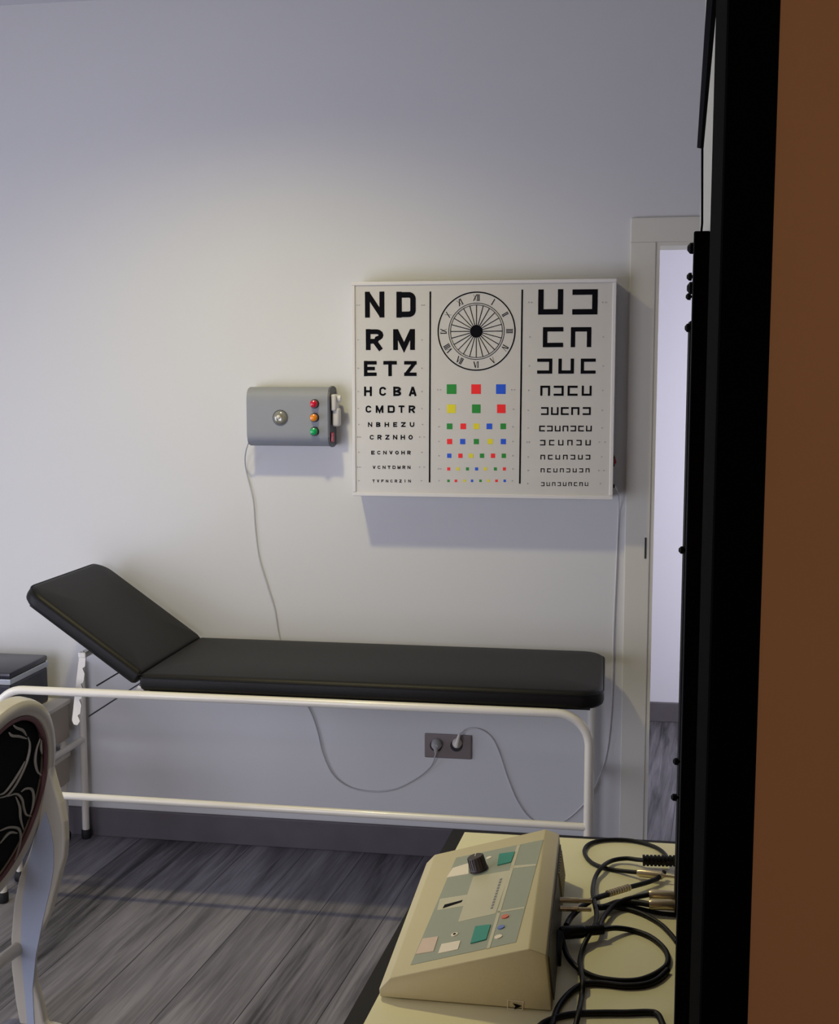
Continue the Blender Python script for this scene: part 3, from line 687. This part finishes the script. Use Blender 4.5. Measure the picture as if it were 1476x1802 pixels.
patch([[(492, 932), (634, 905), (612, 970), (466, 1002)]], .0014, 'label', 'paper_label')
def disc(zx, zy, r, hgt, m_, name, label=None):
    c_ = sl(zx, zy, 0); o = obj(name, cyl(c_, sn, r, hgt, seg=24), m_, cn)
    if label: o['label'] = label
    return o
disc(965, 735, .0062, .0022, 'dotr', 'key', 'round red key'); disc(935, 814, .0058, .0022, 'dotb', 'key', 'round blue key')
disc(915, 884, .006, .0018, 'label', 'key', 'cream key'); disc(590, 866, .0055, .0016, 'label', 'jack'); disc(590, 866, .0024, .0022, 'ink', 'jack_hole')
disc(845, 296, .005, .0016, 'label', 'jack')
bm = bmesh.new()    # lines of tiny lettering beside the blank field
for i in range(11):
    f0 = i/11; f1 = (i+.62)/11
    a0 = (855+(928-855)*f0, 672+(440-672)*f0); a1 = (855+(928-855)*f1, 672+(440-672)*f1)
    prism([sl(a0[0], a0[1], .0013), sl(a0[0]+17, a0[1]-4, .0013), sl(a1[0]+17, a1[1]-4, .0013), sl(a1[0], a1[1], .0013)], sn*-.001, bm)
obj('lettering', bm, 'faint', mem)
kc = sl(772, 385, 0)
kb = obj('knob', cyl(kc, sn, 0, 0, seg=30, prof=[(.0168, .001), (.0168, .004), (.0150, .006), (.0142, .024), (.0128, .026)]), 'knob', cn, smooth=True); kb['label'] = 'dark ribbed rotary knob'
bm = bmesh.new()
w1 = Vector((0, 1, 0)); w2 = sn.cross(w1)
for i in range(20):
    q = 2*PI*i/20; d_ = w1*math.cos(q)+w2*math.sin(q); tube([kc+d_*.0148+sn*.006, kc+d_*.0140+sn*.025], .0009, bm, seg=5)
obj('ribs', bm, 'knob', kb)
obj('pointer', tube([kc+sn*.0262, kc+sn*.0262+w1*.012], .0008, seg=5), 'label', kb)
# small arrow emblem sticker on the near side
P0 = Vector((0, ya-.0006, 0))
def ns(zx, zy, e=0): return onY(660+zx*.23713, 1440+zy*.23713, ya-.0006-e)
bm = bmesh.new()
for A_, B_ in (((985, 1350), (1100, 1362)), ((1100, 1362), (1092, 1425)), ((1092, 1425), (980, 1415)), ((980, 1415), (985, 1350))):
    a_, b_ = ns(*A_), ns(*B_); tube([a_, b_], .0005, bm, seg=4)
st = obj('sticker_outline', bm, 'label', cn)
obj('sticker_arrow', prism([ns(1020, 1372, .0004), ns(1088, 1392, .0004), ns(1030, 1418, .0004), ns(1040, 1395, .0004)], (0, -.0003, 0)), 'ink', cn)
# dark back plate with vents
bpp = [( -.0735, .828), (-.0655, .760)]
bm = bmesh.new(); prism([(-.0722, ya+.02, .826), (-.0722, yb-.02, .826), (-.0640, yb-.02, .760), (-.0640, ya+.02, .760)], (.002, 0, 0), bm)
rear = obj('rear_plate', bm, 'dev_back', cn)
bm = bmesh.new()
for i in range(9):
    y = yb-.035-i*.012; prism([(-.0702, y, .822), (-.0702, y-.005, .822), (-.0630, y-.005, .775), (-.0630, y, .775)], (.0025, 0, 0), bm)
obj('vent_slats', bm, 'device', rear)

# ------------------------------------------------------------------ TALL PANEL at the right of the table
PF = onY(1218.5, 470, -1.95).x
px0 = lambda y: .0865+(PF-.0865)*(y+2.65)/.70
pn = thing('display_panel', (.1, -2.3, TZ), 'tall thin black panel with round studs, standing edge-on at the right of the table', 'panel')
PT = 1.815
bm = bmesh.new(); prism([(px0(-2.65), -2.65, TZ+.001), (px0(-2.65)+.0172, -2.65, TZ+.001), (px0(-1.95)+.0172, -1.95, TZ+.001), (px0(-1.95), -1.95, TZ+.001)], (0, 0, PT-TZ), bm, bev=.002)
obj('board', bm, 'panel', pn)
fx2 = onY(1207.5, 700, -1.95).x
obj('side_channel', bx(fx2, PF+.004, -1.985, -1.945, TZ+.001, 1.755, bev=.002), 'panel', pn)
for (x, y, Y, r) in ((1215.5, 437, -2.55, .0065), (1213, 487, -2.15, .006), (1214.5, 507, -2.5, .0075), (1211, 522, -2.05, .0055), (1209.5, 577, -2.15, .0065), (1199, 968, -2.3, .0055), (1188.5, 1340, -2.2, .0055), (1185, 1403, -2.2, .0055)):
    p = onY(x, y, Y); fx = px0(Y)
    o = obj('stud', cyl((fx+.002, Y, p.z), (p.x-fx, 0, 0), 0, 0, seg=16, prof=[(r*.4, 0), (r*.4, abs(p.x-fx)*.6), (r, abs(p.x-fx)*.75), (r*.95, abs(p.x-fx)+.003), (r*.4, abs(p.x-fx)+.006)]), 'panel', pn, smooth=True)
a = onY(1237, 330, -2.62); b = onY(1262, 330, -2.62)
obj('post', prism([(a.x, -2.585, PT+.0), (b.x, -2.635, PT+.0), (b.x+.006, -2.60, PT+.0), (a.x+.012, -2.575, PT+.0)], (0, 0, CZ-PT)), 'post', pn)['label'] = 'pale square post rising to the ceiling'
obj('edge_strip', bx(px0(-2.65)+.0174, px0(-2.65)+.0222, -2.63, -2.60, TZ+.001, PT, bev=.0005), 'wire', pn)['label'] = 'grey metal strip on the right edge'
p1, p2 = onY(1235.3, 409, -2.66), onY(1235, 262, -2.66)
obj('thin_rod', tube([(p1.x, -2.645, PT-.002), p1+Vector((0, 0.004, .01)), p2+Vector((0, .002, .02))], .0012, seg=8), 'panel', pn)
p3, p4 = onY(1232, 260, -2.66), onY(1252.5, 0, -2.72)
d_ = (p4-p3); obj('sleeve', tube([p3, p4, p4+d_*2.2], [.0034, .0052, .009], seg=4), 'panel', pn)

# ------------------------------------------------------------------ CABLES on the table
k8 = .20086
def zp(zx, zy, z=.754): return onZ(960+zx*k8, 1440+zy*k8, z)
def cable(label, pts, r=.0034, plugs=(), zdef=.7545, grp='black cables on the table'):
    P = [zp(p[0], p[1], p[2] if len(p) > 2 else zdef) for p in pts]
    r *= 1.2; t_ = thing('cable', P[0], label, 'cable')
    t_['group'] = grp
    obj('cord', tube(smooth_path(P, 7), r, seg=10), 'cable', t_, smooth=True)
    for kind, a_, b_, r_, m_ in plugs:
        A_, B_ = zp(*a_), zp(*b_); L_ = (B_-A_).length
        if kind == 'jack': pf = [(r_*.7, 0), (r_, L_*.08), (r_, L_*.62), (r_*.6, L_*.66), (r_*.32, L_*.72), (r_*.32, L_*.96), (r_*.15, L_)]
        elif kind == 'rib':
            pf = []
            for i in range(9): pf += [(r_, L_*i/9), (r_, L_*(i+.6)/9), (r_*.8, L_*(i+.65)/9), (r_*.8, L_*(i+.95)/9)]
        else: pf = [(r_*.8, 0), (r_, L_*.1), (r_, L_*.9), (r_*.85, L_)]
        obj('plug', cyl(A_, B_-A_, 0, 0, seg=18, prof=pf), m_, t_, smooth=True)
    return t_
cable('black cable looping at the rear of the table to a slim silver plug', [(815, 475, .762), (760, 470, .76), (620, 455), (500, 430), (400, 385), (345, 320), (345, 262), (400, 215), (520, 190), (700, 190), (850, 215), (980, 262), (1050, 322, .76), (1075, 400, .768)], .0032,
      [('jack', (800, 475, .762), (1150, 518, .764), .0075, 'brass')])
cable('black cable arching down past the console from a ribbed black plug', [(870, 368, .766), (800, 362, .762), (700, 352, .760), (580, 372, .758), (490, 430, .762), (430, 530, .758), (412, 640, .766), (428, 740, .772), (445, 840, .77), (430, 940, .77), (370, 1040, .765), (318, 1160), (300, 1250), (308, 1330, .763), (325, 1440, .764), (315, 1560), (290, 1700, .762), (255, 1850)], .0034,
      [('rib', (850, 368, .766), (1150, 374, .768), .0105, 'cable')])
cable('black cable with a knurled silver barrel plug lying aslant behind the console', [(975, 530, .762), (880, 565, .762), (740, 602, .764)], .0036,
      [('rib', (730, 605, .765), (535, 665, .768), .0062, 'brass'), ('rib', (975, 530, .762), (1040, 470, .764), .0045, 'cable')])
cable('black cable curving from the knurled silver plug into the console back', [(540, 668, .768), (420, 710, .772), (300, 790, .772), (220, 870, .770), (180, 940, .775)], .0040)
cable('black cable ending in the upper of the two thick gold-coloured plugs', [(915, 668, .772), (800, 690, .770), (680, 720, .766), (580, 780, .762), (500, 880, .762), (470, 960, .765)], .0036,
      [('barrel', (905, 668, .772), (1150, 682, .772), .0092, 'brass')])
cable('black cable ending in the lower of the two thick gold-coloured plugs', [(915, 755, .768), (780, 735, .764), (640, 735, .76), (520, 775, .76), (450, 780, .765)], .0044,
      [('barrel', (905, 752, .768), (1150, 763, .768), .0092, 'brass')])
cable('black cable sweeping right in a low arc below the gold plugs', [(450, 780, .762), (560, 772, .762), (680, 790), (790, 815), (900, 862), (1010, 930), (1090, 1010), (1150, 1085)], .0034)
cable('short black cable running right just under the lower gold plug', [(640, 745), (780, 780), (900, 810), (1000, 832), (1100, 842), (1170, 846)], .0032)
cable('black cable making the big open loop, from a thick black plug in the console', [(500, 972, .768), (620, 962, .762), (760, 982), (900, 1030), (1010, 1110), (1065, 1195), (1062, 1280), (980, 1352), (850, 1408), (720, 1425), (560, 1415), (420, 1385), (290, 1318, .758), (205, 1230, .76), (165, 1140, .765), (140, 1040, .775)], .0037,
      [('rib', (500, 972, .768), (330, 990, .770), .0082, 'cable'), ('barrel', (340, 990, .770), (130, 1005, .772), .0105, 'cable')])
cable('black cable lying under the big loop and turning down to the near table edge', [(1068, 1330), (990, 1405), (880, 1455), (700, 1470), (500, 1448), (350, 1450), (250, 1500), (165, 1580), (100, 1680), (50, 1830)], .0040)
cable('nearest black cable crossing the table in a flat arc', [(-60, 1830), (0, 1785), (120, 1740), (280, 1712), (500, 1705), (700, 1705), (900, 1700), (985, 1725), (1040, 1850)], .0040)
cable('black plug lead drooping down the back of the console', [(120, 1010, .785), (105, 1100, .778), (100, 1200, .770), (95, 1290, .758)], .006)
for i, (a_, b_, z_, lab) in enumerate((((195, 722), (405, 722), .784, 'slim gold-coloured plug in the console back, upper of the pair'), ((195, 795), (400, 800), .776, 'slim gold-coloured plug in the console back, lower of the pair'))):
    A_, B_ = zp(*a_, z_), zp(*b_, z_)
    A_.x = -.069
    tag(obj('jack_plug', cyl(A_, B_-A_, 0, 0, seg=16, prof=[(.0048, 0), (.0048, .6*(B_-A_).length), (.0036, .62*(B_-A_).length), (.0036, (B_-A_).length)]), 'brass', smooth=True, origin=A_), lab, 'plug')

# ------------------------------------------------------------------ LIGHTS
def lamp(name, kind, loc, rgb, w, rot=(0, 0, 0), **kw):
    d = bpy.data.lights.new(name, kind); d.color = rgb; d.energy = w
    for a_, v in kw.items(): setattr(d, a_, v)
    o = bpy.data.objects.new(name, d); o.location = loc; o.rotation_euler = rot; col.objects.link(o); return o
# daylight at the window in the left wall
lamp('window_daylight', 'AREA', (XL-.16, (WY0+WY1)/2, (WZ0+WZ1)/2), (.74, .785, 1.0), 42, rot=(0, -PI/2, 0), shape='RECTANGLE', size=WZ1-WZ0, size_y=WY1-WY0)
lamp('window_daylight', 'AREA', ((NX0+NX1)/2, YN-.08, .97), (.82, .83, 1.0), 38, rot=(PI/2, 0, 0), shape='RECTANGLE', size=NX1-NX0, size_y=1.5)  # cool fill lamp added behind the opening, lights the back wall from the front
# recessed ceiling downlight in front of the back wall
LXp, LYp = -1.15, -1.15
dl = thing('ceiling_downlight', (LXp, LYp, CZ), 'round white downlight in the ceiling above the couch', 'ceiling light')
obj('bezel', cyl((LXp, LYp, CZ-.012), (0, 0, 1), 0, 0, seg=32, prof=[(.085, .0), (.1, .004), (.1, .0118)]), 'lampw', dl)
lamp('downlight', 'SPOT', (LXp, LYp, CZ-.03), (1.0, .88, .45), 112, spot_size=math.radians(150), spot_blend=1.0, shadow_soft_size=.07)
# light in the room beyond, and a weak lamp where the camera stands
lamp('far_room_light', 'AREA', (1.35, .6, 1.3), (.95, .93, 1.0), 30, rot=(PI/2, 0, math.radians(38)), shape='RECTANGLE', size=.7, size_y=1.9)
lamp('hall_light', 'AREA', (.5, -4.9, CZ-.05), (1.0, .86, .70), 22, shape='RECTANGLE', size=.5, size_y=.5)
w = bpy.data.worlds.new('world'); bpy.context.scene.world = w; w.use_nodes = True
w.node_tree.nodes['Background'].inputs[0].default_value = (.72, .8, 1, 1); w.node_tree.nodes['Background'].inputs[1].default_value = .5

# ------------------------------------------------------------------ CAMERA
cd = bpy.data.cameras.new('camera'); cam = bpy.data.objects.new('camera', cd); col.objects.link(cam)
cd.sensor_fit = 'VERTICAL'; cd.sensor_height = 24; cd.lens = 24*FPX/1802; cd.clip_start = .02
mt = Matrix((RT, UP, -FW)).transposed().to_4x4(); mt.translation = CAM; cam.matrix_world = mt
sc = bpy.context.scene; sc.camera = cam
sc.view_settings.view_transform = 'Standard'; sc.view_settings.look = 'None'; sc.view_settings.gamma = 1; sc.view_settings.exposure = -.06
sc.cycles.use_denoising = True
sc.cycles.max_bounces = 8
